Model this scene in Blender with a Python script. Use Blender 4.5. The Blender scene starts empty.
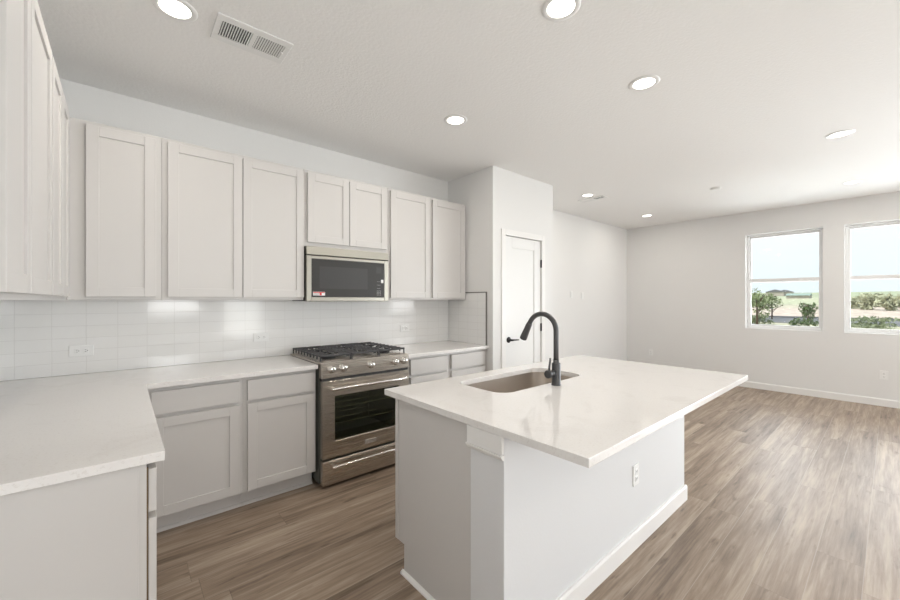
import bpy, bmesh, math, random
from mathutils import Vector, Matrix
from mathutils.geometry import tessellate_polygon
random.seed(7)
PI = math.pi
SC = bpy.context.scene
COL = SC.collection

# ------------------------------------------------------------------ camera, world, sun, big lights, exposure
CAMH = 1.37
YAW = math.radians(49.28)
cam_d = bpy.data.cameras.new('camera'); cam = bpy.data.objects.new('camera', cam_d); COL.objects.link(cam)
cam.location = (0, 0, CAMH); cam.rotation_euler = (PI/2, 0, YAW - PI/2)
cam_d.sensor_width = 36; cam_d.lens = 36*380.3/900; cam_d.clip_start = .02; cam_d.clip_end = 900
SC.camera = cam
SC.view_settings.view_transform = 'Standard'; SC.view_settings.look = 'None'
SC.view_settings.gamma = 1; SC.view_settings.use_curve_mapping = False
SC.view_settings.exposure = 0.23

world = bpy.data.worlds.new('sky'); SC.world = world; world.use_nodes = True
wn = world.node_tree; wn.nodes.clear()
w_out = wn.nodes.new('ShaderNodeOutputWorld'); w_bg = wn.nodes.new('ShaderNodeBackground')
w_tc = wn.nodes.new('ShaderNodeTexCoord'); w_sep = wn.nodes.new('ShaderNodeSeparateXYZ'); w_cr = wn.nodes.new('ShaderNodeValToRGB')
w_nz = wn.nodes.new('ShaderNodeTexNoise'); w_nz.inputs['Scale'].default_value = 3
w_mx = wn.nodes.new('ShaderNodeMix'); w_mx.data_type = 'RGBA'
wn.links.new(w_tc.outputs['Generated'], w_sep.inputs[0]); wn.links.new(w_sep.outputs['Z'], w_cr.inputs[0])
wn.links.new(w_tc.outputs['Generated'], w_nz.inputs['Vector'])
e = w_cr.color_ramp.elements
e[0].position = 0.0; e[0].color = (.72, .87, .94, 1); e[1].position = .14; e[1].color = (.88, .95, 1.0, 1)
x = e.new(.8); x.color = (.45, .66, .95, 1)
wn.links.new(w_nz.outputs[0], w_mx.inputs[0]); wn.links.new(w_cr.outputs[0], w_mx.inputs[6]); w_mx.inputs[7].default_value = (.92, .96, 1, 1)
wn.links.new(w_mx.outputs[2], w_bg.inputs[0]); w_bg.inputs[1].default_value = .98
wn.links.new(w_bg.outputs[0], w_out.inputs[0])

def light(kind, name, loc, energy, color=(1, 1, 1), target=None, size=None, size_y=None, parent=None):
    d = bpy.data.lights.new(name, kind); o = bpy.data.objects.new(name, d); COL.objects.link(o)
    d.energy = energy; d.color = color; o.location = loc
    if target is not None:
        o.rotation_euler = (Vector(target) - Vector(loc)).to_track_quat('-Z', 'Y').to_euler()
    if kind == 'AREA':
        if size_y: d.shape = 'RECTANGLE'; d.size = size; d.size_y = size_y
        else: d.shape = 'DISK'; d.size = size
    if parent: o.parent = parent
    return o
sun = light('SUN', 'sun', (0, 0, 30), 3.6, (1, .95, .86)); sun.data.angle = .01
sun.rotation_euler = Vector((.45, -.30, -.84)).to_track_quat('-Z', 'Y').to_euler()
# area lamps for daylight; those at guessed unseen openings are added fill
DAY = (1.0, .99, .985)
COOL = (.90, .95, 1.0)
light('AREA', 'fill_patio_door', (2.2, -3.65, 1.05), 32, DAY, (2.3, -1, 3.0), .9, 2.0)  # fill lamp added outside a patio door guessed from tile reflections
light('AREA', 'fill_front_window', (6.75, -3.65, 1.65), 34, DAY, (5.0, -1, 3.6), .9, 1.4)  # fill lamp added outside an invented, unseen window
light('AREA', 'fill_rear_window', (.83, -3.65, 1.65), 36, DAY, (1.0, -1, 3.6), .85, 1.4)  # added fill lamp; its unseen window is guessed from tile reflections
light('AREA', 'fill_side_door', (7.75, -2.1, 1.1), 205, COOL, (3.0, -.9, 2.7), 2.1, 2.0)  # strongest fill lamp, added outside an invented side door
light('AREA', 'daylight_living_window', (7.85, 1.067, 1.66), 26, COOL, (4, 1.067, 1.9), .85, 1.4)
light('AREA', 'daylight_living_window', (7.85, -.017, 1.66), 26, COOL, (4, -.017, 1.9), .85, 1.4)
LAMP_POWER = 4.0
LAMP_COL = (1, .93, .84)

# ------------------------------------------------------------------ room numbers (camera stands at x=0 y=0)
XL, XR, YB, YF, HC = -.55, 7.44, 3.365, -3.4, 2.745
PX0, PX1, PY = 2.868, 3.923, 2.66      # pantry block

# ------------------------------------------------------------------ materials
def newmat(name):
    m = bpy.data.materials.new(name); m.use_nodes = True
    nt = m.node_tree; b = nt.nodes['Principled BSDF']
    return m, nt, b
def plain(name, col, rough=.5, metal=0, bump=0, bscale=200, var=0, coat=0, spec=.5):
    m, nt, b = newmat(name)
    b.inputs['Base Color'].default_value = (*col, 1); b.inputs['Roughness'].default_value = rough
    b.inputs['Metallic'].default_value = metal; b.inputs['Coat Weight'].default_value = coat
    b.inputs['Specular IOR Level'].default_value = spec
    tc = nt.nodes.new('ShaderNodeTexCoord')
    nz = nt.nodes.new('ShaderNodeTexNoise'); nz.inputs['Scale'].default_value = bscale; nz.inputs['Detail'].default_value = 3
    nt.links.new(tc.outputs['Object'], nz.inputs['Vector'])
    if bump:
        bp = nt.nodes.new('ShaderNodeBump'); bp.inputs['Strength'].default_value = bump; bp.inputs['Distance'].default_value = .002
        nt.links.new(nz.outputs[0], bp.inputs['Height']); nt.links.new(bp.outputs[0], b.inputs['Normal'])
    if var:
        n2 = nt.nodes.new('ShaderNodeTexNoise'); n2.inputs['Scale'].default_value = 2.5
        nt.links.new(tc.outputs['Object'], n2.inputs['Vector'])
        mx = nt.nodes.new('ShaderNodeMix'); mx.data_type = 'RGBA'
        mx.inputs[6].default_value = (*col, 1); mx.inputs[7].default_value = (*[c*(1-var) for c in col], 1)
        nt.links.new(n2.outputs[0], mx.inputs[0]); nt.links.new(mx.outputs[2], b.inputs['Base Color'])
    return m
M = {}
M['wall'] = plain('wall_paint', (.80, .795, .785), .7, bump=.25, bscale=90, var=.02)
M['ceil'] = plain('ceiling_texture', (.90, .895, .885), .85, bump=.9, bscale=60)
M['trim'] = plain('white_trim_paint', (.84, .83, .815), .35)
M['door'] = plain('white_door_paint', (.82, .82, .81), .4)
M['cab'] = plain('greige_cabinet_paint', (.635, .615, .597), .42, var=.015)
M['island'] = plain('island_knee_wall_paint', (.73, .735, .745), .6, bump=.2, bscale=90)
M['gap'] = plain('raw_cabinet_edge', (.16, .105, .055), .8)
M['badge'] = plain('satin_badge_metal', (.85, .84, .82), .5, metal=.2)
M['white'] = plain('white_plastic', (.84, .84, .83), .3)
M['slot'] = plain('dark_slot', (.05, .05, .05), .6)
M['black'] = plain('black_iron', (.018, .018, .02), .55, bump=.4, bscale=300)
M['grate'] = plain('cast_iron_grate', (.055, .055, .058), .42, bump=.3, bscale=300)
M['blackmetal'] = plain('matte_black_metal', (.03, .03, .034), .38, metal=.4)
M['faucet'] = plain('dark_bronze_metal', (.085, .085, .088), .32, metal=.6)
M['enamel'] = plain('black_enamel', (.015, .015, .016), .25)
M['oven'] = plain('oven_enamel', (.10, .105, .09), .5)
M['rangeside'] = plain('dark_range_side', (.02, .02, .022), .35)
M['edge'] = plain('grey_metal_edge_trim', (.22, .21, .20), .35, metal=.7)
M['chrome'] = plain('bright_metal', (.80, .78, .75), .16, metal=1)
M['glassframe'] = plain('window_vinyl', (.86, .86, .855), .3)
M['sticker'] = plain('white_sticker', (.8, .8, .8), .5)
M['red'] = plain('red_print', (.6, .03, .03), .5)
M['grey_print'] = plain('grey_print', (.5, .5, .5), .5)
M['mwwin'] = plain('microwave_window_mesh', (.05, .05, .05), .25)
M['ventdark'] = plain('vent_cavity', (.12, .12, .12), .8)

def steel(name, col, axis, rough=.27):
    m, nt, b = newmat(name)
    b.inputs['Base Color'].default_value = (*col, 1); b.inputs['Metallic'].default_value = 1
    tc = nt.nodes.new('ShaderNodeTexCoord'); mp = nt.nodes.new('ShaderNodeMapping')
    mp.inputs['Scale'].default_value = {'x': (3, 500, 500), 'z': (500, 500, 3)}[axis]
    nz = nt.nodes.new('ShaderNodeTexNoise'); nz.inputs['Scale'].default_value = 1
    nt.links.new(tc.outputs['Object'], mp.inputs[0]); nt.links.new(mp.outputs[0], nz.inputs['Vector'])
    mr = nt.nodes.new('ShaderNodeMapRange'); mr.inputs[3].default_value = rough-.02; mr.inputs[4].default_value = rough+.03
    nt.links.new(nz.outputs[0], mr.inputs[0]); nt.links.new(mr.outputs[0], b.inputs['Roughness'])
    return m
M['steel'] = steel('brushed_stainless', (.60, .55, .49), 'x')
M['mwsteel'] = steel('dimmed_microwave_stainless', (.40, .385, .34), 'x', .30)  # same stainless as the range, colour darkened to dim its reflection
M['sink'] = steel('sink_stainless', (.66, .61, .56), 'x', .34)

def mk_quartz():
    m, nt, b = newmat('white_quartz')
    tc = nt.nodes.new('ShaderNodeTexCoord'); n1 = nt.nodes.new('ShaderNodeTexNoise'); n1.inputs['Scale'].default_value = 4.5
    n1.inputs['Detail'].default_value = 9; n1.inputs['Roughness'].default_value = .65; n1.inputs['Distortion'].default_value = 1.2
    nt.links.new(tc.outputs['Object'], n1.inputs['Vector'])
    cr = nt.nodes.new('ShaderNodeValToRGB'); e = cr.color_ramp.elements
    e[0].position = .30; e[0].color = (.76, .735, .715, 1); e[1].position = .46; e[1].color = (.81, .79, .772, 1)
    nt.links.new(n1.outputs[0], cr.inputs[0])
    vo = nt.nodes.new('ShaderNodeTexNoise'); vo.inputs['Scale'].default_value = 120
    nt.links.new(tc.outputs['Object'], vo.inputs['Vector'])
    c2 = nt.nodes.new('ShaderNodeValToRGB'); e = c2.color_ramp.elements
    e[0].position = .30; e[0].color = (.92, .91, .90, 1); e[1].position = .42; e[1].color = (1, 1, 1, 1)
    nt.links.new(vo.outputs[0], c2.inputs[0])
    mx = nt.nodes.new('ShaderNodeMix'); mx.data_type = 'RGBA'; mx.blend_type = 'MULTIPLY'; mx.inputs[0].default_value = 1
    nt.links.new(cr.outputs[0], mx.inputs[6]); nt.links.new(c2.outputs[0], mx.inputs[7]); nt.links.new(mx.outputs[2], b.inputs['Base Color'])
    b.inputs['Roughness'].default_value = .09; b.inputs['Specular IOR Level'].default_value = .55
    return m
M['quartz'] = mk_quartz()

def mk_tile(name, axis):
    m, nt, b = newmat(name)
    tc = nt.nodes.new('ShaderNodeTexCoord'); sp = nt.nodes.new('ShaderNodeSeparateXYZ'); cb = nt.nodes.new('ShaderNodeCombineXYZ')
    nt.links.new(tc.outputs['Object'], sp.inputs[0])
    for o_, k_, v_ in ((sp.outputs[axis], 0, .0245), (sp.outputs['Z'], 1, -.0633)):
        a_ = nt.nodes.new('ShaderNodeMath'); a_.operation = 'ADD'; a_.inputs[1].default_value = v_
        nt.links.new(o_, a_.inputs[0]); nt.links.new(a_.outputs[0], cb.inputs[k_])
    br = nt.nodes.new('ShaderNodeTexBrick'); br.offset = 0; br.squash = 1
    br.inputs['Scale'].default_value = 1; br.inputs['Mortar Size'].default_value = .0011; br.inputs['Mortar Smooth'].default_value = .4
    br.inputs['Brick Width'].default_value = .1524; br.inputs['Row Height'].default_value = .0762
    br.inputs['Color1'].default_value = (.84, .835, .825, 1); br.inputs['Color2'].default_value = (.83, .825, .81, 1); br.inputs['Mortar'].default_value = (.70, .69, .675, 1)
    nt.links.new(cb.outputs[0], br.inputs['Vector']); nt.links.new(br.outputs['Color'], b.inputs['Base Color'])
    nz = nt.nodes.new('ShaderNodeTexNoise'); nz.inputs['Scale'].default_value = 9; nt.links.new(tc.outputs['Object'], nz.inputs['Vector'])
    ad = nt.nodes.new('ShaderNodeMath'); ad.operation = 'MULTIPLY_ADD'; ad.inputs[1].default_value = -1.0
    nt.links.new(br.outputs['Fac'], ad.inputs[0]); 
    ml = nt.nodes.new('ShaderNodeMath'); ml.operation = 'MULTIPLY'; ml.inputs[1].default_value = .25
    nt.links.new(nz.outputs[0], ml.inputs[0]); nt.links.new(ml.outputs[0], ad.inputs[2])
    bp = nt.nodes.new('ShaderNodeBump'); bp.inputs['Strength'].default_value = .5; bp.inputs['Distance'].default_value = .0015
    nt.links.new(ad.outputs[0], bp.inputs['Height']); nt.links.new(bp.outputs[0], b.inputs['Normal'])
    b.inputs['Roughness'].default_value = .10
    return m
M['tile_x'] = mk_tile('white_stacked_tile_x', 'X'); M['tile_y'] = mk_tile('white_stacked_tile_y', 'Y')

def mk_floor():
    m, nt, b = newmat('oak_vinyl_plank')
    N = nt.nodes; L = nt.links
    tc = N.new('ShaderNodeTexCoord'); sp = N.new('ShaderNodeSeparateXYZ'); L.new(tc.outputs['Object'], sp.inputs[0])
    def mth(op, a, b2=None, c=None):
        n = N.new('ShaderNodeMath'); n.operation = op
        for i, v in enumerate((a, b2, c)):
            if v is None: continue
            if isinstance(v, (int, float)): n.inputs[i].default_value = v
            else: L.new(v, n.inputs[i])
        return n.outputs[0]
    PWD, PLN = .178, 1.5
    yr = mth('ADD', mth('DIVIDE', sp.outputs['Y'], PWD), .5); row = mth('FLOOR', yr); fy = mth('FRACT', yr)
    wn_ = N.new('ShaderNodeTexWhiteNoise'); wn_.noise_dimensions = '1D'; L.new(row, wn_.inputs['W'])
    xo = mth('ADD', mth('DIVIDE', sp.outputs['X'], PLN), mth('MULTIPLY', wn_.outputs['Value'], 7.3))
    colm = mth('FLOOR', xo); fx = mth('FRACT', xo)
    cid = N.new('ShaderNodeCombineXYZ'); L.new(row, cid.inputs[0]); L.new(colm, cid.inputs[1])
    w2 = N.new('ShaderNodeTexWhiteNoise'); w2.noise_dimensions = '3D'; L.new(cid.outputs[0], w2.inputs['Vector'])
    # grain, stretched along the plank and shifted for each plank
    sh = mth('MULTIPLY', w2.outputs['Value'], 37.0)
    gv = N.new('ShaderNodeCombineXYZ')
    L.new(mth('ADD', mth('MULTIPLY', sp.outputs['X'], .75), sh), gv.inputs[0]); L.new(mth('MULTIPLY', sp.outputs['Y'], 9), gv.inputs[1]); L.new(sh, gv.inputs[2])
    g1 = N.new('ShaderNodeTexNoise'); g1.inputs['Scale'].default_value = 1.3; g1.inputs['Detail'].default_value = 6; g1.inputs['Roughness'].default_value = .6; g1.inputs['Distortion'].default_value = .5
    L.new(gv.outputs[0], g1.inputs['Vector'])
    gv2 = N.new('ShaderNodeCombineXYZ')
    L.new(mth('ADD', mth('MULTIPLY', sp.outputs['X'], 4), sh), gv2.inputs[0]); L.new(mth('MULTIPLY', sp.outputs['Y'], 95), gv2.inputs[1])
    g2 = N.new('ShaderNodeTexNoise'); g2.inputs['Scale'].default_value = 1.0; g2.inputs['Detail'].default_value = 4
    L.new(gv2.outputs[0], g2.inputs['Vector'])
    cr = N.new('ShaderNodeValToRGB'); e = cr.color_ramp.elements
    e[0].position = .35; e[0].color = (.125, .086, .058, 1); e[1].position = .63; e[1].color = (.47, .38, .295, 1)
    q = e.new(.5); q.color = (.30, .225, .165, 1)
    gv3 = N.new('ShaderNodeCombineXYZ')
    L.new(mth('ADD', mth('MULTIPLY', sp.outputs['X'], 1.5), sh), gv3.inputs[0]); L.new(mth('MULTIPLY', sp.outputs['Y'], 26), gv3.inputs[1]); L.new(sh, gv3.inputs[2])
    g3 = N.new('ShaderNodeTexNoise'); g3.inputs['Scale'].default_value = 1.2; g3.inputs['Detail'].default_value = 7; g3.inputs['Roughness'].default_value = .7; g3.inputs['Distortion'].default_value = .4
    L.new(gv3.outputs[0], g3.inputs['Vector'])
    gv4 = N.new('ShaderNodeCombineXYZ')
    L.new(mth('ADD', mth('MULTIPLY', sp.outputs['X'], 5), sh), gv4.inputs[0]); L.new(mth('MULTIPLY', sp.outputs['Y'], 22), gv4.inputs[1])
    g4 = N.new('ShaderNodeTexNoise'); g4.inputs['Scale'].default_value = 1.0; g4.inputs['Detail'].default_value = 3
    L.new(gv4.outputs[0], g4.inputs['Vector'])
    fleck = N.new('ShaderNodeMapRange'); fleck.inputs[1].default_value = .62; fleck.inputs[2].default_value = .80; fleck.inputs[3].default_value = 0; fleck.inputs[4].default_value = .16
    L.new(g4.outputs[0], fleck.inputs[0])
    comb = mth('SUBTRACT', mth('ADD', mth('ADD', mth('MULTIPLY', g1.outputs[0], .48), mth('MULTIPLY', g3.outputs[0], .36)), mth('MULTIPLY', g2.outputs[0], .16)), fleck.outputs[0])
    L.new(mth('ADD', comb, mth('MULTIPLY', mth('SUBTRACT', w2.outputs['Value'], .5), .07)), cr.inputs[0])
    # seams: long ones lightened as a painted bevel highlight, end joints dark
    d1 = mth('LESS_THAN', fy, .018); d2 = mth('LESS_THAN', fx, .002)
    seam = mth('MAXIMUM', d1, d2)
    m0 = N.new('ShaderNodeMix'); m0.data_type = 'RGBA'; L.new(mth('MULTIPLY', d1, .45), m0.inputs[0]); L.new(cr.outputs[0], m0.inputs[6]); m0.inputs[7].default_value = (.50, .43, .36, 1)
    mx = N.new('ShaderNodeMix'); mx.data_type = 'RGBA'; L.new(mth('MULTIPLY', d2, .4), mx.inputs[0]); L.new(m0.outputs[2], mx.inputs[6]); mx.inputs[7].default_value = (.10, .07, .05, 1)
    L.new(mx.outputs[2], b.inputs['Base Color'])
    bp = N.new('ShaderNodeBump'); bp.inputs['Strength'].default_value = .25; bp.inputs['Distance'].default_value = .001
    L.new(mth('SUBTRACT', g2.outputs[0], mth('MULTIPLY', seam, 2.0)), bp.inputs['Height']); L.new(bp.outputs[0], b.inputs['Normal'])
    b.inputs['Roughness'].default_value = .42; b.inputs['Specular IOR Level'].default_value = .5
    return m
M['floor'] = mk_floor()

def mk_pane(name, tint=(1, 1, 1), fac=.06, rough=0):
    m = bpy.data.materials.new(name); m.use_nodes = True; nt = m.node_tree; nt.nodes.clear()
    o = nt.nodes.new('ShaderNodeOutputMaterial'); t = nt.nodes.new('ShaderNodeBsdfTransparent'); g = nt.nodes.new('ShaderNodeBsdfGlossy')
    mx = nt.nodes.new('ShaderNodeMixShader'); t.inputs[0].default_value = (*tint, 1); g.inputs['Roughness'].default_value = rough
    fr = nt.nodes.new('ShaderNodeFresnel'); fr.inputs[0].default_value = 1.45
    mu = nt.nodes.new('ShaderNodeMath'); mu.operation = 'MULTIPLY'; mu.inputs[1].default_value = fac/.04
    nt.links.new(fr.outputs[0], mu.inputs[0]); nt.links.new(mu.outputs[0], mx.inputs[0])
    nt.links.new(t.outputs[0], mx.inputs[1]); nt.links.new(g.outputs[0], mx.inputs[2]); nt.links.new(mx.outputs[0], o.inputs[0])
    return m
M['pane'] = mk_pane('window_glass', (.98, .99, .99), .03)
M['ovenglass'] = mk_pane('smoked_oven_glass', (.74, .78, .66), .05)
M['mwglass'] = plain('black_microwave_glass', (.035, .034, .033), .10, spec=.6)
def mk_emit(name, col, s):
    m = bpy.data.materials.new(name); m.use_nodes = True; nt = m.node_tree; nt.nodes.clear()
    o = nt.nodes.new('ShaderNodeOutputMaterial'); e = nt.nodes.new('ShaderNodeEmission'); e.inputs[0].default_value = (*col, 1); e.inputs[1].default_value = s
    nt.links.new(e.outputs[0], o.inputs[0]); return m
M['lens'] = mk_emit('downlight_lens', (1, .93, .84), 6)

# ------------------------------------------------------------------ mesh helpers
def bm_new(): return bmesh.new()
def add_box(bm, x0, x1, y0, y1, z0, z1, bev=0.0, seg=1, mat=0, rot=None, piv=None):
    r = bmesh.ops.create_cube(bm, size=1)
    vs = r['verts']
    for v in vs:
        v.co = Vector(((x0+x1)/2 + v.co.x*(x1-x0), (y0+y1)/2 + v.co.y*(y1-y0), (z0+z1)/2 + v.co.z*(z1-z0)))
    fs = set(f for v in vs for f in v.link_faces)
    for f in fs: f.material_index = mat
    if bev > 0:
        es = list(set(ed for v in vs for ed in v.link_edges))
        rr = bmesh.ops.bevel(bm, geom=es, offset=bev, segments=seg, affect='EDGES', profile=.5)
        vs = list(set(v for f in rr['faces'] for v in f.verts) | set(v for v in vs if v.is_valid))
        for f in rr['faces']: f.material_index = mat
    if rot is not None:
        bmesh.ops.rotate(bm, verts=[v for v in vs if v.is_valid], cent=piv or (0, 0, 0), matrix=rot)
    return vs
def add_prism(bm, pts, axis, a0, a1, mat=0):
    """polygon pts (2-D) swept along axis; axis 'x': pts=(y,z); 'y': pts=(x,z); 'z': pts=(x,y)"""
    def P(p, a): return {'x': (a, p[0], p[1]), 'y': (p[0], a, p[1]), 'z': (p[0], p[1], a)}[axis]
    A = [bm.verts.new(P(p, a0)) for p in pts]; B = [bm.verts.new(P(p, a1)) for p in pts]
    fs = [bm.faces.new(A), bm.faces.new(list(reversed(B)))]
    n = len(pts)
    for i in range(n): fs.append(bm.faces.new((A[i], B[i], B[(i+1) % n], A[(i+1) % n])))
    for f in fs: f.material_index = mat
    return A + B
def add_lathe(bm, prof, n=24, M4=None, mat=0, smooth=True):
    """prof = [(r,z)...] about the z axis, M4 places it"""
    rings = []
    for r, z in prof:
        if r < 1e-6: rings.append([bm.verts.new((0, 0, z))])
        else: rings.append([bm.verts.new((r*math.cos(2*PI*i/n), r*math.sin(2*PI*i/n), z)) for i in range(n)])
    for a, b in zip(rings, rings[1:]):
        for i in range(n):
            j = (i+1) % n
            q = [a[i % len(a)], a[j % len(a)], b[j % len(b)], b[i % len(b)]]
            u = []
            for v in q:
                if v not in u: u.append(v)
            if len(u) > 2:
                f = bm.faces.new(u); f.smooth = smooth; f.material_index = mat
    if M4 is not None: bmesh.ops.transform(bm, matrix=M4, verts=[v for r in rings for v in r])
def add_tube(bm, pts, rad, n=12, mat=0, cap=True):
    pts = [Vector(p) for p in pts]; rads = rad if isinstance(rad, (list, tuple)) else [rad]*len(pts)
    rings = []; up = None
    for i, p in enumerate(pts):
        t = (pts[min(i+1, len(pts)-1)] - pts[max(i-1, 0)]).normalized()
        if up is None:
            up = Vector((0, 0, 1)) if abs(t.z) < .9 else Vector((0, 1, 0))
        s = t.cross(up).normalized(); up = s.cross(t).normalized()
        rings.append([bm.verts.new(p + (s*math.cos(2*PI*k/n) + up*math.sin(2*PI*k/n))*rads[i]) for k in range(n)])
    for a, b in zip(rings, rings[1:]):
        for k in range(n):
            f = bm.faces.new((a[k], a[(k+1) % n], b[(k+1) % n], b[k])); f.smooth = True; f.material_index = mat
    if cap:
        for r in (rings[0], list(reversed(rings[-1]))):
            f = bm.faces.new(list(reversed(r))); f.material_index = mat
def obj(name, bm, mats, parent=None, bev=0, smooth_angle=None):
    bmesh.ops.recalc_face_normals(bm, faces=bm.faces)
    me = bpy.data.meshes.new(name); bm.to_mesh(me); bm.free()
    for m in (mats if isinstance(mats, (list, tuple)) else [mats]): me.materials.append(M[m] if isinstance(m, str) else m)
    o = bpy.data.objects.new(name, me); COL.objects.link(o)
    if parent is not None: o.parent = parent
    if bev:
        md = o.modifiers.new('bevel', 'BEVEL'); md.width = bev; md.segments = 2; md.limit_method = 'ANGLE'; md.angle_limit = .6
    return o
def box_obj(name, b, mat, parent=None, bev=.0015, seg=1):
    bm = bm_new(); add_box(bm, *b, bev=bev, seg=seg); return obj(name, bm, mat, parent)
def tag(o, label=None, cat=None, group=None, kind=None):
    if label: o['label'] = label
    if cat: o['category'] = cat
    if group: o['group'] = group
    if kind: o['kind'] = kind
    return o
def thing(name, label, cat, loc=(0, 0, 0), rz=0, group=None):
    o = bpy.data.objects.new(name, None); COL.objects.link(o); o.empty_display_size = .1
    o.location = loc; o.rotation_euler = (0, 0, rz); tag(o, label, cat, group); return o
def struct(name, bm, mat, parent=None, **k):
    o = obj(name, bm, mat, parent, **k)
    if parent is None: o['kind'] = 'structure'
    return o
def dup(root, loc, label=None, rz=None):
    r = root.copy(); COL.objects.link(r); r.location = loc
    if rz is not None: r.rotation_euler = (0, 0, rz)
    if label: r['label'] = label
    def rec(src, dst):
        for ch in list(src.children):
            c = ch.copy(); COL.objects.link(c); c.parent = dst; rec(ch, c)
    rec(root, r)
    return r
def rrect(x0, x1, y0, y1, r, n=8):
    out = []
    for cx, cy, a0 in ((x1-r, y1-r, 0), (x0+r, y1-r, 90), (x0+r, y0+r, 180), (x1-r, y0+r, 270)):
        for i in range(n+1):
            a = math.radians(a0 + 90*i/n); out.append((cx+r*math.cos(a), cy+r*math.sin(a)))
    return out
def text_obj(name, s, size, mat, parent, loc, rot, depth=.0004):
    cu = bpy.data.curves.new(name, 'FONT'); cu.body = s; cu.size = size; cu.extrude = depth; cu.align_x = 'CENTER'; cu.align_y = 'CENTER'
    t = bpy.data.objects.new('tmp', cu); COL.objects.link(t)
    dg = bpy.context.evaluated_depsgraph_get(); me = bpy.data.meshes.new_from_object(t.evaluated_get(dg))
    bpy.data.objects.remove(t); me.materials.clear(); me.materials.append(M[mat])
    o = bpy.data.objects.new(name, me); COL.objects.link(o); o.parent = parent; o.location = loc; o.rotation_euler = rot
    return o

# ------------------------------------------------------------------ room shell
bm = bm_new(); add_box(bm, XL-.15, XR+.15, YF-.15, YB+.15, -.12, 0); struct('floor', bm, 'floor')
bm = bm_new(); add_box(bm, XL-.15, XR+.15, YF-.15, YB+.15, HC, HC+.2); struct('ceiling', bm, 'ceil')
def wall_with_holes(name, axis, p0, p1, a0, a1, holes, mat='wall'):
    """wall slab between planes p0..p1 along axis, running a0..a1, holes = (b0,b1,z0,z1)"""
    bm = bm_new()
    def B(u0, u1, z0, z1):
        if u1-u0 < 1e-4 or z1-z0 < 1e-4: return
        if axis == 'x': add_box(bm, p0, p1, u0, u1, z0, z1)
        else: add_box(bm, u0, u1, p0, p1, z0, z1)
    c = a0
    for b0, b1, z0, z1 in sorted(holes):
        B(c, b0, 0, HC); B(b0, b1, 0, z0); B(b0, b1, z1, HC); c = b1
    B(c, a1, 0, HC)
    return struct(name, bm, mat)
W1 = (.629, 1.505, .928, 2.392); W2 = (-.455, .420, .928, 2.392)
FD = (1.75, 2.65, 0, 2.10); FW1 = (6.3, 7.2, .93, 2.39); SD = (-3.15, -1.05, 0, 2.10); FW2 = (.4, 1.25, .93, 2.39)  # FW1 and SD are unseen openings added for daylight
wall_with_holes('wall_right', 'x', XR, XR+.15, YF, YB, [W1, W2, SD])
wall_with_holes('wall_front', 'y', YF-.15, YF, XL-.15, XR+.15, [FD, FW1, FW2])
bm = bm_new(); add_box(bm, XL-.15, XR+.15, YB, YB+.15, 0, HC); struct('wall_back', bm, 'wall')
bm = bm_new(); add_box(bm, XL-.15, XL, YF, YB, 0, HC); struct('wall_left', bm, 'wall')
# pantry closet walls: a real hollow closet with a door opening
DX0, DX1, DZ = 3.052, 3.688, 2.055
bm = bm_new()
add_box(bm, PX0, PX0+.11, PY+.11, YB, 0, HC); add_box(bm, PX1-.11, PX1, PY+.11, YB, 0, HC)
add_box(bm, PX0, DX0, PY, PY+.11, 0, HC); add_box(bm, DX1, PX1, PY, PY+.11, 0, HC); add_box(bm, DX0, DX1, PY, PY+.11, DZ, HC)
struct('wall_pantry', bm, 'wall')

# baseboards
def base_prof(t=.014, h=.095): return [(0, 0), (t, 0), (t, h-.012), (t-.005, h), (0, h)]
def baseboard(name, axis, plane, sgn, a0, a1):
    bm = bm_new()
    pr = [(plane + sgn*u, z) for u, z in base_prof()]
    if axis == 'x': add_prism(bm, pr, 'y', a0, a1)      # runs along y, offset in x
    else: add_prism(bm, pr, 'x', a0, a1)
    return struct(name, bm, 'trim')
baseboard('baseboard_right', 'x', XR, -1, -1.04, YB)
baseboard('baseboard_right_2', 'x', XR, -1, YF, -3.16)
baseboard('baseboard_back', 'y', YB, -1, PX1, XR-.014)
baseboard('baseboard_pantry', 'y', PY, -1, DX1+.062, PX1+.014)
baseboard('baseboard_pantry_side', 'x', PX1, 1, PY, YB-.014)
baseboard('baseboard_pantry_left', 'y', PY, -1, PX0, DX0-.062)
baseboard('baseboard_left', 'x', XL, 1, YF, 1.48)
baseboard('baseboard_front', 'y', YF, 1, XL+.014, 1.74)
baseboard('baseboard_front_2', 'y', YF, 1, 2.66, XR-.014)

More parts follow.
